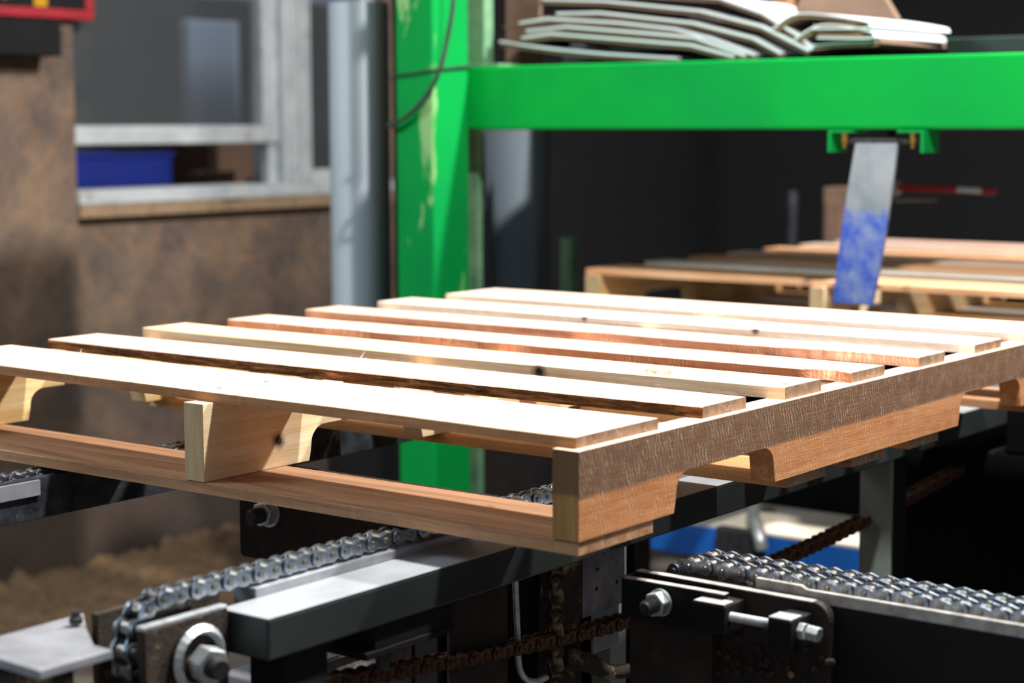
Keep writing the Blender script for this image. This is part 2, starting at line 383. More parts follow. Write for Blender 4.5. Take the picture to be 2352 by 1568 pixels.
# sign top left with red frame
sg = thing('framed_sign', (1.55, 2.775, .556), 'black sign in a red frame, cut off at the top left corner', 'sign')
mb = MB(); mb.box((-.42, -.022, 0), (.245, 0, .024)); mb.box((.222, -.022, .024), (.245, 0, .5)); mb.box((-.42, -.022, .48), (.222, 0, .5)); mb.box((-.42, -.022, .024), (-.40, 0, .48)); mb.build('frame', M['red'], sg, .003)
MB().box((-.40, -.010, .024), (.222, -.001, .48)).build('board', M['black'], sg)
mb = MB()
mb.prism([(.065, -.0125, .028), (.105, -.0125, .028), (.108, -.0125, .075), (.115, -.0125, .20), (.085, -.0125, .20), (.068, -.0125, .075)], (0, .002, 0))
mb.prism([(-.05, -.0125, .05), (-.02, -.0125, .042), (.0, -.0125, .052), (.0, -.0125, .20), (-.055, -.0125, .20)], (0, .002, 0)); mb.build('lettering', M['yellow'], sg)
mb = MB(); mb.box((1.28, 2.70, .462), (1.645, 2.779, .548)); mb.box((1.33, 2.695, .475), (1.42, 2.70, .53))
tag(mb.build('control_box', M['black'], None, .008), 'small black box on the board wall under the red framed sign', 'box')

# sawdust drift along wall
def heap(name, x0, x1, y0, y1, h, nx, ny, seed, label):
    mb = MB(); G = []
    for i in range(nx+1):
        row = []
        for j in range(ny+1):
            x = x0+(x1-x0)*i/nx; y = y0+(y1-y0)*j/ny; u = j/ny
            e = u**1.3
            z = FZ-.004+h*e*(.75+.6*noise.noise(Vector((x*5+seed, y*5, 0))))+.030*e*noise.noise(Vector((x*24, y*24, seed)))+.016*noise.noise(Vector((x*60, y*60, seed)))*(u > .05)
            row.append(mb.b.verts.new((x, y, z)))
        G.append(row)
    for i in range(nx):
        for j in range(ny): mb.b.faces.new((G[i][j], G[i+1][j], G[i+1][j+1], G[i][j+1]))
    return tag(mb.build(name, SAWD, None, 0, True), label, 'sawdust', None, 'stuff')
heap('sawdust', .4, 3.2, 2.05, 2.775, .045, 140, 40, 3, 'drift of brown sawdust lying along the foot of the board wall')

# grey duct
mb = MB(); mb.cyl((0, 0, 0), (0, 0, 1.392), .0635, 64)
g = thing('duct', (1.6, 1.692, FZ+.001), 'round smooth grey duct standing left of the green post', 'duct')
o = mb.build('duct_body', M['pipe'], g, 0, True); o.modifiers.new('es', 'EDGE_SPLIT').split_angle = .8
MB().cyl((0, 0, 1.392), (0, 0, 1.396), .0625, 48).build('duct_cap', M['pipe'], g)

# ------------------------------------------------------------------ green frame
gf = thing('gantry', (1.5, 1.3, FZ+.001), 'bright green steel frame of post and cross beam with chipped paint', 'frame')
def G(mb, name, mat, bevel=.004, parent=gf):
    o = mb.build(name, mat, parent, bevel); o.location = -Vector((1.5, 1.3, FZ+.001)); return o
G(MB().box((1.39, 1.318, FZ+.001), (1.50, 1.412, 1.2)), 'post', M['green'], .006)
G(MB().box((1.501, -.6, .2845), (1.566, 1.42, .4055)), 'cross_beam', M['greenbeam'], .005)
G(MB().box((1.570, 1.335, .4060), (1.60, 1.43, 1.2)), 'upper_channel', M['greenold'], .002)
mb = MB(); mb.box((1.568, 1.352, FZ+.001), (1.585, 1.43, .40))
G(mb, 'rear_channel', M['greenold'], .002)
G(MB().box((1.505, 1.25, .4060), (1.575, 1.34, .4105)), 'cap_plate', M['greenold'], .001)
for a_, b_ in ((.492, .531), (.368, .410)):
    lo, hi = (.531, .537) if a_ > .45 else (.362, .368)
    G(MB().prism([(1.49, a_ if a_ > .45 else b_, .284), (1.49, hi if a_ > .45 else lo, .284), (1.49, hi if a_ > .45 else lo, .246), (1.49, lo if a_ > .45 else hi, .246), (1.49, lo if a_ > .45 else hi, .279), (1.49, a_ if a_ > .45 else b_, .279)], (.06, 0, 0)), 'hanger_bracket', M['green'], .001)
for y in (.508, .384):
    G(MB().cyl((1.497, y, .2785), (1.497, y, .262), .006, 6).cyl((1.497, y, .262), (1.497, y, .254), .0035, 12), 'bolt', M['brass'], 0)
# rear beam + shelf
rb = MB(); rb.box((1.92, -.6, .36), (1.98, 1.40, .452)); rb.box((1.98, -.6, .440), (2.3, 1.46, .452))  # top plate extended past the beam end to shade the second duct
G(rb, 'rear_beam', M['green_shaded'], .004)
G(MB().box((1.566, .45, .398), (1.92, 1.24, .4045)), 'shelf', M['black'])
# swinging stop bar
st = thing('stop_flap', (1.505, .452, .270), 'hanging steel flap with worn blue paint under the green beam', 'flap')
def SO(mb, name, mat, bev=0):
    o = mb.build(name, mat, st, bev); o.location = -Vector((1.505, .452, .270)); return o
y0t, y1t, y0b, y1b = .414, .491, .4545, .5285
pts = []
for i in range(9):
    u = i/8; pts.append((1.501, y0t+(y0b-y0t)*u-.004*math.sin(u*PI), .262+(-.010-.262)*u))
for i in range(9):
    u = 1-i/8; pts.append((1.501, y1t+(y1b-y1t)*u+.003*math.sin(u*PI), .262+(-.010-.262)*u))
SO(MB().prism(pts, (.008, 0, 0)), 'flap_plate', STRAP, .0015)
SO(MB().cyl((1.505, .395, .2655), (1.505, .510, .2655), .005, 14), 'hinge_pin', M['boltdark'])
# cable on post
cb = MB().tube(smooth_path([(1.378, 1.253, .62), (1.378, 1.258, .52), (1.376, 1.272, .45), (1.372, 1.283, .404), (1.372, 1.305, .365), (1.372, 1.342, .328), (1.374, 1.385, .302), (1.378, 1.418, .292), (1.40, 1.430, .30)]), .0045, 10)
tag(cb.build('cable', M['cable'], None, 0, True), 'dark sagging cable hanging across the top of green post', 'cable')
tb = MB().tube([(1.386, 1.416, .388), (1.386, 1.36, .392), (1.386, 1.314, .397), (1.44, 1.314, .402), (1.505, 1.312, .408), (1.505, 1.416, .40), (1.44, 1.416, .392), (1.386, 1.416, .388)], .0022, 8)
tag(tb.build('cable_tie', M['cable']), 'thin dark tie wrapped once around the green post', 'tie')

# ------------------------------------------------------------------ cardboard stack
SH = [[(1.307,.453),(1.269,.447),(1.169,.434),(1.058,.423),(.940,.414),(.895,.411)],
[(1.248,.458),(1.180,.464),(.989,.446),(.865,.434),(.773,.411)],
[(1.237,.471),(1.143,.476),(.950,.457),(.856,.447),(.751,.412)],
[(1.258,.487),(1.192,.493),(1.028,.480),(.903,.464),(.828,.446),(.733,.413)],
[(1.169,.502),(1.070,.500),(.865,.474),(.738,.443),(.680,.414)],
[(1.198,.530),(1.058,.521),(.847,.495),(.720,.463),(.624,.418)],
[(.980,.533),(.811,.517),(.720,.486),(.641,.440),(.622,.420)],
[(.694,.457),(.642,.483),(.524,.467),(.517,.459),(.616,.461)],
[(.654,.436),(.599,.462),(.524,.452),(.505,.442),(.607,.445)],
[(.641,.425),(.582,.430),(.505,.431),(.500,.436)]]
LB = ['lowest flattened white carton of the stack, lying on the green beam', 'second flattened white carton from the bottom of stack', 'third flattened white carton from the bottom of stack',
 'fourth flattened white carton, reaching furthest left above the lower three', 'fifth flattened white carton, just above the middle of the stack', 'long thick white flattened carton second from stack top',
 'topmost white carton with pink print sloping down to the right', 'uppermost rounded carton fold at the right of the stack', 'middle rounded carton fold at the right of the stack', 'lowest curled carton flap at the right end of stack']
for k, (pl, lb) in enumerate(zip(SH, LB)):
    P3 = [(a, b_) for a, b_ in pl] if k < 7 else [(p[0], p[1]) for p in smooth_path([(a, b_, 0) for a, b_ in pl], 5)]
    x0 = 1.575+.015*R.random(); dx = .27+.04*R.random(); sk = R.uniform(-.02, .02)
    c = thing('flattened_carton', (x0, pl[0][0], pl[0][1]), lb, 'box', 'flattened cartons on the green beam')
    off = Vector((x0, pl[0][0], pl[0][1]))
    def layer(P3, dz0, dz1, shrink, name, mat):
        n = len(P3); i0 = 0; i1 = n
        pts = []; 
        def nrm(i):
            a = Vector((0, *P3[max(i-1, 0)])); b_ = Vector((0, *P3[min(i+1, n-1)])); d = (b_-a).normalized(); return Vector((0, d.z, -d.y))
        for i in range(n): pts.append(Vector((x0+shrink, *P3[i]))+nrm(i)*dz1-off)
        for i in range(n-1, -1, -1): pts.append(Vector((x0+shrink, *P3[i]))+nrm(i)*dz0-off)
        mb = MB(); mb.prism(pts, (dx-shrink, sk, .0)); return mb.build(name, mat, c)
    layer(P3, .0012, .0058 if k < 7 else .004, 0, 'white_face', WCARD)
    layer(P3, -.0055, .0008, .004, 'brown_core', M['card'])
    # left fold-out flap showing the raw brown board
    if k in (1, 2, 3, 4, 5):
        a = P3[0]; mb = MB(); mb.prism([Vector((x0+.02, a[0]-.03, a[1]-.004))-off, Vector((x0+.02, a[0]+.055, a[1]-.002))-off, Vector((x0+.02, a[0]+.055, a[1]+.001))-off, Vector((x0+.02, a[0]-.03, a[1]-.001))-off], (.2, 0, 0)); mb.build('end_flap', M['card'], c)
mb = MB(); mb.prism([(1.80, .775, .50), (1.80, .60, .475), (1.80, .565, .484), (1.80, .615, .56), (1.80, .73, .60)], (.02, .0, .0))
tag(mb.build('cardboard_sheet', M['card']), 'brown cardboard sheet standing up at the right of the white stack', 'cardboard')
mb = MB(); mb.box((1.725, 1.315, .405), (1.735, 1.40, .70))
tag(mb.build('cardboard_strip', M['card']), 'brown cardboard strip upright beside the green post left of stack', 'cardboard')

# ------------------------------------------------------------------ pallet
XF = [.0095, .2297, .3935, .5529, .7232, .8939, 1.0567]
XB = [.1472, .3155, .4753, .6378, .8001, .9805, 1.192]
YL = [1.020, 1.025, 1.023, 1.020, 1.024, 1.026, 1.017]
TH = [.0112, .0123, .0135, .0120, .0125, .0118, .0125]

def board_mesh(x0, x1, y0, y1, z0, z1, seed, jag=.0006, wane=0.0, notch=None, n=150, sk=(0, 0), bow=(0, 0)):
    mb = MB(); rings = []; c = .0009
    for i in range(n+1):
        y = y0+(y1-y0)*i/n
        e = jag*noise.noise(Vector((y*60, seed, 0)))+jag*noise.noise(Vector((y*200, seed, 5)))
        wv = .0016*noise.noise(Vector((y*3, seed*2, 9)))
        wn_ = 0
        if wane: wn_ = wane*max(0, .35+noise.noise(Vector((y*7, seed, 2)))+.5*noise.noise(Vector((y*40, seed, 2))))
        nt = 0
        if notch:
            for (ny, nw, nd) in notch:
                q = 1-abs(y-ny)/nw
                if q > 0: nt = max(nt, nd*q**.6*(.8+.5*noise.noise(Vector((y*150, seed, 7)))))
        h = z1-z0; uu = i/n; df = sk[0]*uu+bow[0]*4*uu*(1-uu); db = sk[1]*uu+bow[1]*4*uu*(1-uu)
        zz = z1+.0006*noise.noise(Vector((y*5, seed, 11)))
        P = [(x0+e*.5+nt*.3, z0), (x0+e+wv+nt*.5, z0+h*.3), (x0+e+wv+wn_*.55+nt*.8, z0+h*.66), (x0+e+wv+wn_+nt, zz-c-wn_*.3), (x0+e+wv+c+wn_+nt, zz), (x1-c+wv, zz), (x1+e*.4+wv, zz-c), (x1, z0)]
        rings.append([mb.b.verts.new((x+(df if q_ < 5 else db), y, z)) for q_, (x, z) in enumerate(P)])
    m_ = len(rings[0])
    for i in range(n):
        for j in range(m_):
            f = mb.b.faces.new((rings[i][j], rings[i+1][j], rings[i+1][(j+1) % m_], rings[i][(j+1) % m_]))
            if j in (0, 1, 2): f.material_index = 1
    f = mb.b.faces.new(rings[0]); f.material_index = 2
    f = mb.b.faces.new(rings[-1][::-1]); f.material_index = 2
    return mb

def stringer_mesh(y0, w):
    L = 1.195; h = .0845; d = .0395; r = .022
    P = [(0, 0), (L, 0), (L, -h)]
    def cut(a, b):   # from right to left
        q = [(b, -h), (b-.003, -h+.012)]
        for i in range(7): t_ = i/6*PI/2; q.append((b-.004-r*(1-math.cos(t_)), -h+d-r*.9+r*.9*math.sin(t_)))
        for i in range(7): t_ = (1-i/6)*PI/2; q.append((a+.004+r*(1-math.cos(t_)), -h+d-r*.9+r*.9*math.sin(t_)))
        q += [(a+.003, -h+.012), (a, -h)]
        return q
    P += cut(.8297, 1.032)+cut(.1625, .3629)+[(0, -h)]
    mb = MB(); mb.prism([(x, y0, z) for x, z in P], (0, w, 0))
    for f in mb.b.faces:
        c_ = f.calc_center_median()
        if abs(c_.z) < 1e-5: f.material_index = 1
        elif abs(c_.x) < 1e-5: f.material_index = 2
    return mb

def nail_mesh(parent, x, y, z):
    return MB().cyl((x, y, z-.001), (x, y, z+.0005), .0031, 10).build('nail', M['nail'], parent)

def make_pallet(loc, label, mats, front, boards_extra, strmats, botmat):
    p = thing('pallet', loc, label, 'pallet', 'wooden pallets')
    bs = []
    for i in range(7):
        ex = boards_extra.get(i, {})
        y0 = .0085+R.uniform(-.002, .002)
        mb = board_mesh(XF[i], XB[i], y0, YL[i], 0.0002, TH[i], i+3, **ex)
        b_ = mb.build('deck_board', [mats[i], front.get(i, mats[i]), M['end']], p)
        bs.append(b_)
        for yc in (.0165, .5025, 1.000):
            for fx in (.27, .73):
                nail_mesh(b_, XF[i]+(XB[i]-XF[i])*fx+R.uniform(-.008, .008), yc+R.uniform(-.004, .006), TH[i])
    for (y0, w_), mm in zip(((0, .0295), (.488, .0295), (.985, .030)), strmats):
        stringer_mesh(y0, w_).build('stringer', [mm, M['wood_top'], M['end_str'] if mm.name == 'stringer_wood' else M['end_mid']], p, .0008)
    bb = [(.0015, .1261), (.399, .488), (.551, .636), (.701, .784), (1.067, 1.192)]
    for k, (a, b_) in enumerate(bb):
        mb = board_mesh(a, b_, .006 if k else .001, 1.018, -.0847-.0123, -.0847, 20+k)
        mb.build('bottom_board', [botmat[k % 2 if k else 0], botmat[k % 2 if k else 0], M['end'] if k else botmat[0]], p)
    return p
mats = [M['wood_b1'], M['wood_b2'], M['wood_b3'], M['wood_b4'], M['wood_b5'], M['wood_b6'], M['wood_b7']]
MAINP = make_pallet((0, 0, 0), 'nearest wooden pallet, full size across the picture, brightly lit on top', mats,
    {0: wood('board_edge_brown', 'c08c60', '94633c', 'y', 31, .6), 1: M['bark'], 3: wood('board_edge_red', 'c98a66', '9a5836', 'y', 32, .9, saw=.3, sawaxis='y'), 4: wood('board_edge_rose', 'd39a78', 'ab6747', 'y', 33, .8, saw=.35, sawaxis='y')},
    {0: dict(jag=.0008, sk=(.018, .019)), 1: dict(wane=.0010, jag=.0012, bow=(-.008, .007)), 3: dict(notch=[(.93, .10, .009), (.80, .06, .012), (.62, .07, .010), (.50, .04, .006), (.045, .03, .02)], jag=.0008),
     4: dict(notch=[(.10, .10, .014), (.46, .05, .006)], jag=.0008), 2: dict(jag=.0005, bow=(-.009, -.003)), 5: dict(jag=.0007), 6: dict(jag=.0008)},
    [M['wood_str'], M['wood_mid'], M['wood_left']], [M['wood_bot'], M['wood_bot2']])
mats2 = [M['orange_wood'], M['white_wood'], M['orange_wood'], M['wood_b7'], M['orange_wood'], M['wood_b1'], M['wood_b2']]
P2 = make_pallet((1.66, .14, 0), 'second wooden pallet behind the nearest one, passing under the green beam', mats2, {0: M['orange_wood']}, {}, [M['wood_left'], M['wood_mid'], M['wood_left']], [M['white_wood'], M['wood_bot2']])

# shavings and splinters lying on the boards
def curl(loc, seed, label, n=4, s=1.0):
    rr = random.Random(seed); mb = MB()
    for k in range(n):
        a0 = rr.uniform(0, 6); pts = []
        for i in range(9):
            a = a0+i*.35*rr.uniform(.7, 1.2); q = .006*s*(1+.3*i/4)
            pts.append((q*math.cos(a)+rr.uniform(-.004, .004)*s, 2*q*math.sin(a), .001+.0035*s*abs(math.sin(i*.6+k))))
        mb.tube(smooth_path(pts, 3), .0005, 5)
    return tag(mb.build('wood_shaving', M['wood_b3'], None, 0, True, loc), label, 'shaving', 'wood shavings on the pallet')
curl((.405, .175, .0137), 1, 'curled wood shaving on right part of third pallet board', 6, 1.0)
def splinter(p, q, label):
    return tag(MB().tube([p, ((p[0]+q[0])/2+.001, (p[1]+q[1])/2, (p[2]+q[2])/2+.001), q], [.0008, .0006, .0003], 5).build('splinter', M['white_wood']), label, 'splinter', 'wood splinters on the pallet')
splinter((.300, .535, .0125), (.304, .528, .024), 'thin upright splinter between second and third boards, mid length')
splinter((.150, .868, .0095), (.153, .865, .018), 'tiny upright splinter near left end of the first gap')
splinter((.157, .150, .002), (.150, .118, .012), 'pale splinter in the first gap near right end')

# ------------------------------------------------------------------ roller chains
PT = .01905
def plate_poly(p, r, wst):
    pts = []; n = 7
    for i in range(n+1): t_ = -PI/2+PI*i/n*.999; pts.append((p/2+r*math.cos(t_), r*math.sin(t_)))
    pts.append((0, wst))
    for i in range(n+1): t_ = PI/2+PI*i/n*.999; pts.append((-p/2+r*math.cos(t_), r*math.sin(t_)))
    pts.append((0, -wst)); return pts
def link_meshes(scale=1.0, mo=None, mi_=None):
    p = PT*scale; res = {}
    for kind in ('outer', 'inner'):
        mb = MB(); tk = .0024*scale
        offs = (.0102*scale,) if kind == 'outer' else (.0072*scale,)
        rr = (.0074 if kind == 'outer' else .0082)*scale; ws = (.0050 if kind == 'outer' else .0056)*scale
        for o_ in offs:
            for sg in (-1, 1):
                mb.prism([(x, sg*o_-tk/2, z) for x, z in plate_poly(p, rr, ws)], (0, tk, 0))
        for sx in (-p/2, p/2):
            if kind == 'inner': mb.cyl((sx, -.0060*scale, 0), (sx, .0060*scale, 0), .0059*scale, 14, mi=1)
            else:
                mb.cyl((sx, -.0133*scale, 0), (sx, .0133*scale, 0), .0030*scale, 12, mi=1)
        o = mb.build(kind+'_link', [mo, mi_]); md = o.modifiers.new('bevel', 'BEVEL'); md.width = .0005*scale; md.segments = 2; md.limit_method = 'ANGLE'
        res[kind] = o
    return res
LK = link_meshes(1, M['chain'], M['chain_side']); LR = link_meshes(1, M['rust_chain'], M['rust_chain'])
used = set()
def chain(name, pins, across, lk, label, cat='chain', group=None, jit=0.0):
    """pins: 3d pin centres one pitch apart; across: pin axis direction"""
    root = thing(name, pins[0], label, cat, group); ac = Vector(across).normalized()
    for i in range(len(pins)-1):
        kind = 'outer' if i % 2 else 'inner'; a = Vector(pins[i]); b_ = Vector(pins[i+1]); d = (b_-a).normalized()
        src = lk[kind]
        if id(src) in used: o = src.copy(); COL.objects.link(o)
        else: o = src; used.add(id(src))
        o.parent = root
        u = d.cross(ac).normalized()
        mt = Matrix((d, ac, u)).transposed().to_4x4(); mt.translation = (a+b_)/2-Vector(pins[0])
        o.matrix_local = mt
    return root
def run_with_wrap(s_start, s_c, zc, Rp, sgn, back, pitch=PT, end=PI*1.0, wob=.0004):
    """top straight run from s_start to sprocket centre s_c (travelling sgn), round the sprocket and back"""
    out = []; L1 = abs(s_c-s_start); L2 = Rp*end; tot = L1+L2+back; n = int(tot/pitch)
    for i in range(n+1):
        L = i*pitch
        if L < L1: out.append((s_start+sgn*L, zc+Rp+wob*noise.noise(Vector((L*30, s_c, 0)))))
        elif L < L1+L2:
            a = (L-L1)/Rp; out.append((s_c+sgn*Rp*math.sin(a), zc+Rp*math.cos(a)))
        else: out.append((s_c-sgn*(L-L1-L2), zc-Rp))
    return out
RP = PT/(2*math.sin(PI/13))
ZM = -.0972-.009-.0003
pins = run_with_wrap(1.14, -.305, ZM-RP, RP, -1, .06, end=PI)
chain('roller_chain', [(s, .2235, z) for s, z in pins], (0, 1, 0), LK, 'shiny roller chain in the left foreground curving down round its sprocket')
pins = run_with_wrap(1.14, -.45, ZM-RP, RP, -1, .02, end=PI)
chain('roller_chain', [(s, .766, z) for s, z in pins], (0, 1, 0), LK, 'roller chain on the far rail at left edge under the pallet')
ZC = -.131-.009
for xx, lb in ((.1935, 'front one of two side by side roller chains at lower right'), (.2270, 'rear one of two side by side roller chains at lower right')):
    pins = run_with_wrap(-.50, -.010, ZC-RP, RP, 1, .10, end=PI)
    chain('roller_chain', [(xx, s, z) for s, z in pins], (1, 0, 0), LK, lb)
# rusty drive chain low behind
def poly_pins(P, pitch=PT):
    P = [Vector(p) for p in P]; out = [P[0]]; i = 0; cur = P[0].copy(); 
    seg = 1
    while seg < len(P):
        d = P[seg]-cur
        if d.length < pitch: seg += 1; continue
        # step toward the polyline
        cur = cur+d.normalized()*pitch; out.append(cur.copy())
    return out
RCH = chain('drive_chain', poly_pins(smooth_path([(-.16, .2, -.216), (.07, .2, -.243), (.39, .2, -.270), (.76, .2, -.266), (1.06, .2, -.250), (1.285, .2, -.231)])), (0, 1, 0), LR, 'rusty brown drive chain running up to the right behind the black housing')
# hanging vertical chain coated in dust
chain('drive_chain', [(.24, .20, -.175-PT*i) for i in range(9)], (.6, .8, 0), link_meshes(1, M['dusty'], M['dusty']), 'sawdust caked chain hanging vertically at lower centre')

def sprocket(loc, across, label, w_=.0105, mat=None):
    s = thing('sprocket', loc, label, 'sprocket'); mb = MB(); pts = []
    n = 13
    for i in range(n):
        for (da, rr) in ((-.5, RP-.0065), (-.28, RP-.0040), (-.13, RP+.0045), (.13, RP+.0045), (.28, RP-.0040)):
            a = 2*PI*(i+.5+da)/n; pts.append((rr*math.cos(a), -w_/2, rr*math.sin(a)))
    mb.prism(pts, (0, w_, 0)); mb.build('toothed_wheel', mat or M['chain_side'], s, .0008)
    MB().cyl((0, -.02, 0), (0, .02, 0), .019, 28).build('hub', M['dusty'], s, .001)
    if across == 'x': s.rotation_euler = (0, 0, PI/2)
    return s
sprocket((-.305, .2235, ZM-RP), 'y', 'sprocket under the left foreground chain end')
sprocket((.1935, -.010, ZC-RP), 'x', 'front sprocket under the twin chains at lower right')
sprocket((.2270, -.010, ZC-RP), 'x', 'rear sprocket under the twin chains at lower right')

def bolt(parent, p, d, r_nut=.013, h_nut=.014, r_b=.008, stub=.014, washer=None, mats=None, name='bolt', th=True, nutname='nut'):
    p = Vector(p); d = Vector(d).normalized(); mt = mats or (M['bolt'], M['boltdark'])
    if washer: MB().cyl(p, p+d*.0025, washer, 28).build('washer', mt[0], parent)
    q = p+d*.0025
    o = MB().cyl(q, q+d*h_nut, r_nut, 6).build(nutname, mt[0], parent, .0015)
    if stub:
        mb = MB(); a = q+d*h_nut
        if th:
            n = int(stub/.0016)
            for i in range(n): mb.cyl(a+d*(i*.0016), a+d*(i*.0016+.0008), r_b*.88, 18, r_b, caps=True); mb.cyl(a+d*(i*.0016+.0008), a+d*(i*.0016+.0016), r_b, 18, r_b*.88, caps=True)
            mb.cyl(a+d*(n*.0016), a+d*(n*.0016+.002), r_b*.88, 18, r_b*.7)
        else: mb.cyl(a, a+d*stub, r_b, 16, r_b*.85)
        mb.build('bolt_end', mt[1], parent)

def grp(name, loc, label, cat, group=None): return thing(name, loc, label, cat, group)
class Part:
    """parts given in world coordinates, parented to a thing with a base point"""
    def __init__(s, th): s.th = th; s.o = Vector(th.location)
    def __call__(s, mb, name, mat, bevel=.001, smooth=False):
        bmesh.ops.translate(mb.b, verts=mb.b.verts, vec=-s.o); return mb.build(name, mat, s.th, bevel, smooth)
    def bolt(s, p, d, **k): bolt(s.th, Vector(p)-s.o, d, **k)

# ------------------------------------------------------------------ foreground rail (middle)
t1 = Part(grp('conveyor_rail', (-.25, .148, FZ+.001), 'grey steel box rail under the pallet, its bright top in the foreground', 'rail'))
t1(MB().box((-.250, .148, -.163), (3.0, .207, -.1262)), 'box_tube', M['tube_side'], .002)
t1(MB().box((-.250, .148, -.1262), (3.0, .207, -.125)), 'lit_top', M['tube_top'], .0005)
mb = MB(); mb.box((-.205, .2075, -.163), (3.0, .236, -.1163)); t1(mb, 'wear_strip', M['barsteel'], .0015)
for x in (-.222, 2.6):
    t1(MB().box((x, .156, FZ+.001), (x+.055, .200, -.1635)), 'leg', M['black'], .002)
# left rail
t2 = Part(grp('conveyor_rail', (-.6, .74, FZ+.001), 'scuffed steel rail at the left edge carrying the far chain', 'rail'))
t2(MB().box((-.75, .740, -.152), (3.0, .752, -.104)), 'rail_plate', M['rail_scaled'], .001)
t2(MB().box((-.75, .7525, -.152), (3.0, .782, -.1163)), 'wear_strip', M['barsteel'], .001)
t2(MB().box((-.75, .7395-.0045, -.106), (-.02, .7395, -.124)), 'wear_plate', M['barsteel'], .0006)
for x in (-.7, 1.05, 2.6): t2(MB().box((x, .745, FZ+.001), (x+.05, .79, -.1525)), 'leg', M['black'], .002)

# left foreground bearing end
e = Part(grp('chain_tensioner', (-.30, .19, FZ+.001), 'dusty bearing plates and big bolt holding the left foreground sprocket', 'bearing'))
pl = [(-.348, -.123), (-.2525, -.121), (-.2525, -.30), (-.300, -.42), (-.335, -.30), (-.348, -.16)]
e(MB().prism([(x, .194, z) for x, z in pl], (0, .009, 0)), 'side_plate', M['dusty'], .0012)
e(MB().box((-.349, .1945, -.1228), (-.2525, .2035, -.1188)), 'plate_edge', M['bolt'], .001)
pl2 = [(-.352, -.115), (-.21, -.115), (-.21, -.30), (-.352, -.30)]
e(MB().prism([(x, .248, z) for x, z in pl2], (0, .008, 0)), 'side_plate', M['dusty'], .001)
mb = MB()
for i in range(24):
    a = 2*PI*i/24; b2 = 2*PI*(i+1)/24
    p0 = [(-.290+r_*math.cos(t_), y_, -.158+r_*math.sin(t_)) for (r_, y_, t_) in ((.030, .190, a), (.025, .185, a), (.021, .190, a), (.021, .190, b2), (.025, .185, b2), (.030, .190, b2))]
    vs_ = [mb.b.verts.new(q) for q in p0]
    mb.b.faces.new((vs_[0], vs_[1], vs_[4], vs_[5])); mb.b.faces.new((vs_[1], vs_[2], vs_[3], vs_[4]))
e(mb, 'bearing_ring', M['bolt'], 0)
e(MB().cyl((-.290, .194, -.158), (-.290, .190, -.158), .031, 32), 'bearing_flange', M['blackrust'])
e.bolt((-.288, .190, -.160), (-.25, -1, -.05), r_nut=.0165, h_nut=.018, r_b=.010, stub=.012, th=False)
e(MB().cyl((-.305, .204, ZM-RP), (-.305, .247, ZM-RP), .008, 16), 'shaft', M['boltdark'])
e(MB().box((-.340, .196, FZ+.001), (-.30, .247, -.30)), 'leg', M['black'])
# flat bar at far lower left
fb = Part(grp('support_bar', (-.43, .24, FZ+.001), 'flat pale steel bar at the lower left corner with an upright bolt', 'bar'))
fb(MB().prism([(-.466, .182, -.125), (-.392, .182, -.125), (-.392, .205, -.125), (-.362, .250, -.125), (-.33, .292, -.125), (-.461, .288, -.125)], (0, 0, -.008)), 'bar_top', M['barsteel'], .0012)
fb(MB().box((-.458, .196, FZ+.001), (-.42, .28, -.1335)), 'post', M['dusty'], .002)
fb.bolt((-.363, .262, -.1255), (0, 0, 1), r_nut=.0065, h_nut=.006, r_b=.004, stub=.005, mats=(M['boltdark'], M['boltdark']), th=False)

# hanging cross plate with bolt
hp = Part(grp('cross_plate', (.205, .45, -.3), 'black cross plate with hex nut hanging behind the foreground chain', 'plate'))
hp(MB().prism([(.20, .252, -.104), (.20, .641, -.104), (.20, .641, -.219), (.20, .636, -.2225), (.20, .252, -.2225)], (.010, 0, 0)), 'plate', M['blackrust'], .0015)
hp.bolt((.1995, .590, -.163), (-1, -.06, .0), r_nut=.0155, h_nut=.013, r_b=.0098, stub=.017, washer=.0175)

# lower frame items between rails
br = Part(grp('pillow_block', (-.05, .18, -.20), 'black bearing block with two bolt heads under the foreground rail', 'bearing'))
br(MB().box((-.108, .152, -.186), (.006, .206, -.1635)), 'block', M['black'], .001)
br(MB().prism([(-.122, .150, -.186), (-.122, .250, -.186), (.006, .250, -.186), (.006, .150, -.186)], (0, 0, -.007)), 'base', M['black'], .001)
for (x, y) in ((-.095, .235), (-.085, .163)):
    br(MB().cyl((x, y, -.193), (x, y, -.211), .0085, 16, .0062), 'bolt_head', M['boltdark'], .001)
sb = Part(grp('lower_beam', (.2, .42, FZ+.001), 'mottled grey beam slanting below the foreground rail', 'beam'))
sb(MB().box((-.20, .40, -.40), (.30, .448, -.287)), 'beam_web', M['mottled'], .003)
sb(MB().box((-.20, .396, -.2868), (.30, .452, -.282)), 'beam_flange', M['barsteel'], .001)
for x in (-.18, .24): sb(MB().box((x, .402, FZ+.001), (x+.05, .446, -.4005)), 'leg', M['black'])
gl = Part(grp('guard_plate', (.06, .27, FZ+.001), 'rust brown guard plate under the near pallet corner', 'plate'))
gl(MB().prism([(.056, .2475, -.2235), (.162, .2475, -.2235), (.162, .2475, -.5), (.056, .2475, -.5)], (0, .006, 0)), 'plate', M['blackrust'], .001)
gl(MB().box((.060, .205, -.35), (.156, .2, -.1637)), 'front_sheet', M['blackrust'], .001)
gl(MB().box((.058, .215, FZ+.001), (.150, .246, -.1637)), 'leg', M['blackrust'], .001)
rod = MB().tube(smooth_path([(.168, .2, -.1645), (.170, .2, -.20), (.173, .2, -.245), (.175, .2, -.275), (.186, .2, -.292), (.205, .2, -.300), (.225, .2, -.3)]), .0035, 10)
tag(rod.build('bent_rod', M['bolt'], None, 0, True), 'thin pale dusty rod bent at its foot, lower centre', 'rod')
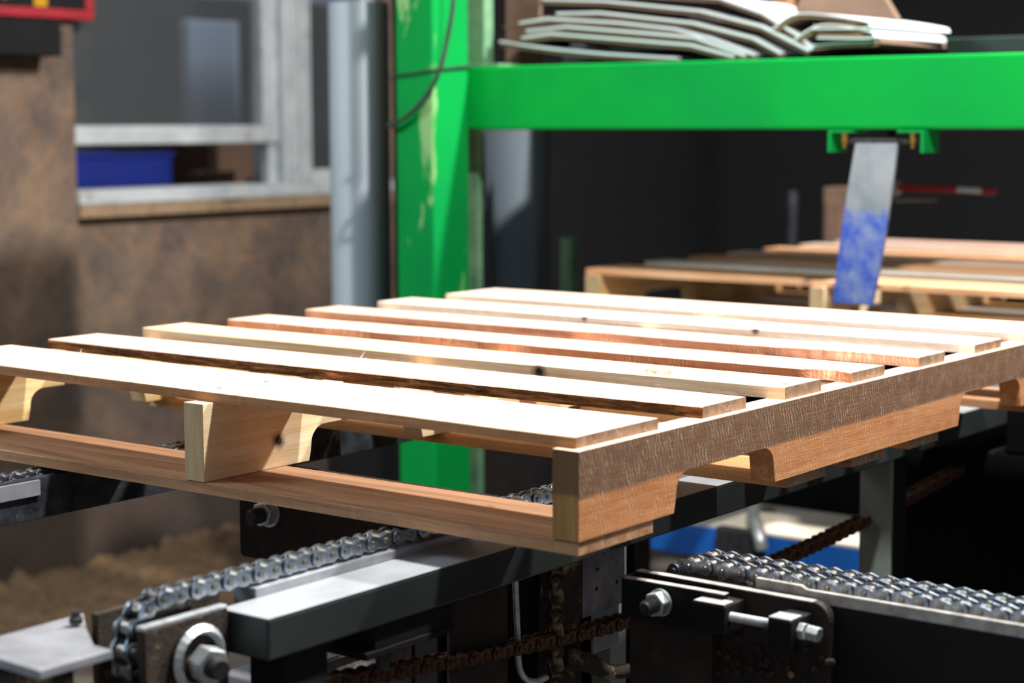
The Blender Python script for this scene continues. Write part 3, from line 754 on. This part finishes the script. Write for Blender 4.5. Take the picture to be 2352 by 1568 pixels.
pc = Part(grp('support_pillar', (.275, .21, FZ+.001), 'sawdust crusted pillar left of the pitted grey plate', 'pillar'))
mb = MB(); mb.box((.256, .203, FZ+.001), (.292, .235, -.1637)); bmesh.ops.subdivide_edges(mb.b, edges=mb.b.edges, cuts=14, use_grid_fill=True)
for v_ in mb.b.verts: v_.co.y -= .006*abs(noise.noise(v_.co*60)); v_.co.x += .003*noise.noise(v_.co*70)
pc(mb, 'pillar_body', M['dusty'], 0)
gp = Part(grp('gusset_plate', (.335, .205, -.2), 'pitted grey steel plate with small holes hanging below rail', 'plate'))
gp(MB().prism([(.296, .202, -.1637), (.378, .202, -.1637), (.380, .202, -.249), (.296, .202, -.251)], (0, .008, 0)), 'plate', M['platec'], .001)
for (x, z) in ((.323, -.2), (.322, -.222), (.362, -.222)):
    gp(MB().cyl((x, .2021, z), (x, .2014, z), .0022, 12), 'hole', M['black'], 0)
gp(MB().box((.330, .2105, -.30), (.38, .215, -.235)), 'lower_tab', M['barsteel'], .001)
cp = MB().tube(smooth_path([(.25, .20, -.285), (.275, .195, -.292), (.30, .19, -.302), (.325, .188, -.316), (.36, .185, -.322), (.42, .18, -.328)]), [.013]*9+[.011]*9+[.009]*9+[.008]*9+[.007]*5, 16)
tag(cp.build('hose', M['dusty'], None, 0, True), 'sawdust covered hose curving right at the bottom centre', 'hose')
lg = Part(grp('rear_leg', (.51, .3, FZ+.001), 'narrow grey leg below the rail, left of the black housing', 'leg'))
lg(MB().box((.495, .30, FZ+.001), (.53, .33, -.1637)), 'leg_tube', M['legpaint'], .002)
cm = Part(grp('cross_member', (.56, .27, -.2), 'dark cross member under the pallet seen through the notch', 'beam'))
cm(MB().box((.55, .2365, -.185), (.62, .315, -.136)), 'beam', M['black'], .002)
cm(MB().box((.551, .2365, -.1358), (.60, .312, -.1335)), 'top_strip', M['barsteel'], .0005)

# ------------------------------------------------------------------ transverse conveyor carrier (lower right)
tc_ = Part(grp('chain_carrier', (.2, -.2, FZ+.001), 'black steel housing carrying the twin chains, lower right', 'conveyor'))
tc_(MB().box((.163, -.60, -.62), (.173, -.0915, -.1500)), 'side_panel', M['black'], .001)
tc_(MB().prism([(.163, -.0915, -.1502), (.163, -.0915, -.1350), (.163, -.14, -.1355), (.163, -.146, -.1385), (.163, -.60, -.1385), (.163, -.60, -.1502)], (.005, 0, 0)), 'chain_guide', M['edge_lit'], .001)
tc_(MB().box((.1745, -.60, -.19), (.246, -.095, -.1505)), 'chain_bed', M['barsteel'], .001)
# middle plate with rounded end
pts = [(.150, .036, -.144), (.150, -.160, -.1455)]
for i in range(7): a = i/6*PI/2; pts.append((.150, -.160-.017*math.sin(a), -.1455-.017*(1-math.cos(a))))
pts += [(.150, -.177, -.60), (.150, .036, -.60)]
tc_(MB().prism(pts, (.0125, 0, 0)), 'bearing_plate', M['blackrust'], .001)
tc_(MB().prism([(.1495, .036, -.1436), (.1495, -.160, -.1451), (.1495, -.160, -.1466), (.1495, .036, -.1451)], (.009, 0, 0)), 'plate_edge', M['edge_lit'], .0005)
tc_(MB().box((.128, -.078, -.186), (.136, .036, -.1475)), 'clamp_plate', M['black'], .001)
tc_(MB().box((.1275, -.0783, -.1474), (.1363, .0363, -.1462)), 'plate_edge', M['edge_lit'], .0004)
tc_(MB().box((.132, .0365, -.186), (.150, .0415, -.147)), 'end_tab', M['black'], .001)
tc_(MB().box((.136, -.06, -.60), (.149, .034, -.187)), 'lower_plate', M['blackrust'], .001)
tc_.bolt((.1275, -.008, -.1645), (-1, .06, -.05), r_nut=.0128, h_nut=.010, r_b=.0080, stub=.014, washer=.0135)
tc_(MB().prism([(.112, -.052, -.1525), (.112, -.088, -.1535), (.112, -.088, -.182), (.112, -.052, -.182)], (.037, 0, 0)), 'anchor_lug', M['black'], .0015)
tc_(MB().box((.1125, -.087, -.1532), (.130, -.054, -.1518)), 'lit_lug_top', M['edge_lit'], .0005)
mb = MB(); L = .050; n = 34
for i in range(n):
    y = -.086-L*i/n; mb.cyl((.124, y, -.1655), (.124, y-L/n/2, -.1655), .0040, 14, .0047); mb.cyl((.124, y-L/n/2, -.1655), (.124, y-L/n, -.1655), .0047, 14, .0040)
tc_(mb, 'adjuster_screw', M['bolt'], 0)
tc_(MB().prism([(.108, -.136, -.1555), (.108, -.160, -.1555), (.108, -.160, -.186), (.108, -.136, -.186)], (.041, 0, 0)), 'adjuster_block', M['black'], .0012)
tc_(MB().box((.1085, -.1595, -.1553), (.130, -.1365, -.1538)), 'block_top', M['bolt'], .0006)
tc_(MB().cyl((.124, -.161, -.167), (.124, -.167, -.167), .0085, 6), 'lock_nut', M['bolt'], .0008)
tc_(MB().cyl((.124, -.169, -.167), (.124, -.181, -.168), .0078, 6), 'bolt_head', M['bolt'], .0012)
for y in (-.15, -.55): tc_(MB().box((.18, y-.03, FZ+.001), (.235, y+.02, -.1905)), 'leg', M['black'])
tc_(MB().cyl((.136, -.010, ZC-RP), (.26, -.010, ZC-RP), .009, 18), 'shaft', M['boltdark'])
# heaps of caked dust on the housing
mb = MB(); rr = random.Random(3)
for i in range(60):
    y = rr.gauss(-.10, .05); z = -.19-abs(rr.gauss(0, .035)); s_ = rr.uniform(.0015, .005)
    k = bmesh.ops.create_icosphere(mb.b, subdivisions=1, radius=s_, matrix=Matrix.Translation((.1480, y, z)))
cs_ = tc_(mb, 'caked_sawdust', M['dusty'], 0); cs_['kind'] = 'stuff'

# ------------------------------------------------------------------ things behind, lower right
bl = Part(grp('blue_beam', (1.8, .8, FZ+.001), 'blue painted beam with dusty cream top behind the twin chains', 'beam'))
bl(MB().box((1.765, .60, -.56), (1.78, 1.35, -.498)), 'blue_face', M['bluepaint'], .002)
bl(MB().box((1.765, .60, -.4978), (2.25, 1.35, -.492)), 'top_sheet', M['cream'], .001)
for y in (.62, 1.25): bl(MB().box((1.79, y, FZ+.001), (1.84, y+.05, -.4985)), 'leg', M['legpaint'])
rl = Part(grp('support_column', (.99, .22, FZ+.001), 'pale grey-green square leg under the pallet rail at right', 'column'))
rl(MB().box((.975, .160, FZ+.001), (.983, .207, -.1637)), 'leg_face', M['legpaint'], .001)
rl(MB().box((.983, .162, FZ+.001), (1.030, .205, -.1637)), 'leg_tube', M['black'], .001)
cl = Part(grp('clamp', (1.70, .83, -.49), 'small shiny metal clamp gripping the blue beam', 'clamp'))
cl(MB().tube(smooth_path([(1.95, .93, -.478), (1.82, .86, -.476), (1.765, .822, -.478), (1.742, .800, -.500), (1.740, .795, -.52)]), .013, 12), 'jaw', M['bolt'], 0, True)
cl(MB().box((1.742, .81, -.60), (1.764, .90, -.488)), 'clamp_body', M['boltdark'], .003)
mh = Part(grp('dark_filler_box', (.5, .45, FZ+.001), 'added black box darkening the gap between the rails, behind the pitted plate', 'housing'))  # added box, hides the lit floor so the gap stays dark
mh(MB().box((.40, .345, -.70), (.62, .62, -.215)), 'housing_body', M['matt'], .006)  # body of the added dark filler box
mh(MB().box((.44, .38, FZ+.001), (.58, .58, -.7005)), 'foot', M['matt'], .003)  # foot of the added dark filler box
bp_ = Part(grp('dark_backing_panel', (2.0, .9, -.48), 'added black panel darkening the space above the cream top behind the blue beam', 'panel'))  # added panel, keeps the space under the rail black
bp_(MB().box((2.0, .30, -.4915), (2.02, 1.34, -.118)), 'sheet', M['matt'], .002)
# dark housings either side of the view below the deck
hb = Part(grp('drive_housing', (1.3, .9, FZ+.001), 'dark brown drive housing under the deck, right of the post foot', 'housing'))
hb(MB().box((1.16, .80, -.60), (1.36, 1.022, -.105)), 'housing_body', M['blackrust'], .006)
hb(MB().box((1.20, .84, FZ+.001), (1.30, .98, -.6005)), 'foot', M['black'], .004)
hb(MB().cyl((1.16, .93, -.17), (1.148, .93, -.17), .03, 24), 'cover', M['black'], .002)
pn = Part(grp('panel', (1.46, 1.6, FZ+.001), 'black sheet panel standing left of the green post foot', 'panel'))
pn(MB().box((1.45, 1.4135, -.60), (1.47, 1.66, -.235)), 'sheet', M['black'], .003)
pn(MB().box((1.45, 1.44, FZ+.001), (1.47, 1.50, -.6005)), 'foot', M['black'])
G(MB().box((1.578, 1.572, FZ+.001), (1.84, 1.582, .85)), 'added_shade_sheet', M['black'], .002)  # sheet and bracket added behind the post, keep lamp light off the duct
G(MB().box((1.80, 1.345, .70), (1.81, 1.572, .75)).box((1.601, 1.345, .70), (1.80, 1.352, .75)), 'shade_sheet_bracket', M['black'], .001)
shade_blk = Part(grp('shade_block', (1.6, -.1, FZ+.001), 'large added black block keeping the lower right background dark', 'shade_block'))  # added dark block standing in for unlit floor
shade_blk(MB().box((1.30, -.95, -.1995), (1.95, .13, -.118)), 'shade_block_head', M['matt'], .004)
shade_blk(MB().box((1.30, -.95, FZ+.03), (1.95, .32, -.20)), 'shade_block_body', M['matt'], .006)
for a_, b_ in ((1.34, -.9), (1.34, .05), (1.85, -.9), (1.85, .05)): shade_blk(MB().box((a_, b_, FZ+.001), (a_+.05, b_+.05, FZ+.03)), 'foot', M['matt'])  # feet of the added shade block
shade_blk(MB().box((1.288, -.80, -.60), (1.2995, .12, -.28)), 'shade_block_front', M['matt'], .003)

# ------------------------------------------------------------------ things in the dark behind the beam
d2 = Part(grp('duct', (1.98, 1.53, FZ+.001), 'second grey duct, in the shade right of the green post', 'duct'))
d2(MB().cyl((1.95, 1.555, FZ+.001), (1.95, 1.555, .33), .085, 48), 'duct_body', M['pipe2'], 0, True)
gp2 = Part(grp('guard_post', (2.2, 1.59, FZ+.001), 'thin dull green post in the dark right of shaded duct', 'post'))
gp2(MB().box((2.2, 1.572, FZ+.001), (2.23, 1.605, .03)), 'post_tube', M['greenold'], .002)
def bgthing(mb, name, mat, label, cat, bev=.003): return tag(mb.build(name, mat, None, bev), label, cat)
mb = MB(); mb.box((3.0, 1.268, -.20), (3.1, 1.34, .131)); mb.box((2.99, 1.28, -.05), (3.0, 1.33, .10)); mb.box((3.03, 1.28, FZ+.001), (3.07, 1.32, -.20))
bgthing(mb, 'junction_box', M['card'], 'brown-grey box on a stand in the dark left of blue flap', 'box')
bgthing(MB().cyl((3.0, 1.43, FZ+.001), (3.0, 1.43, .12), .014, 16), 'standpipe', M['rail'], 'thin upright pipe in the dark behind the second pallet', 'pipe', 0)
h_ = Part(grp('lever_arm', (2.2, .64, .16), 'red rod with grey collar in the dark right of blue flap', 'rod'))
h_(MB().cyl((2.2, .745, .164), (2.2, .615, .162), .0070, 14), 'red_rod', M['red'], 0)
h_(MB().cyl((2.2, .615, .162), (2.2, .562, .160), .0062, 14), 'grey_sleeve', M['greyblue'], 0)
h_(MB().cyl((2.2, .562, .160), (2.2, .535, .159), .0070, 14), 'red_tip', M['red'], 0)
h_(MB().box((2.185, .745, .15), (2.215, .778, .178)), 'collar', M['barsteel'], .003)
h_(MB().tube([(2.2, .758, .15), (2.2, .750, .137), (2.2, .66, .139)], [.004, .004, .002], 8), 'lower_lever', M['barsteel'], 0)
h_(MB().box((2.195, .755, .178), (2.205, .77, .36)), 'hanger', M['black'])
mb = MB(); mb.box((3.2, .35, .04), (3.24, .75, .06)); mb.box((3.2, .40, FZ+.001), (3.24, .44, .04)); mb.box((3.2, .66, FZ+.001), (3.24, .70, .04))
bgthing(mb, 'work_trestle', M['wood_bot'], 'low brown wooden trestle in the dark at right edge', 'trestle')
mb = MB(); mb.box((2.5, 1.15, .30), (2.6, 1.42, .34)); mb.box((2.54, 1.2, .34), (2.58, 1.24, 1.2)); 
bgthing(mb, 'timber_block', M['wood_bot'], 'dim brown timber hanging just under the beam in background', 'timber')
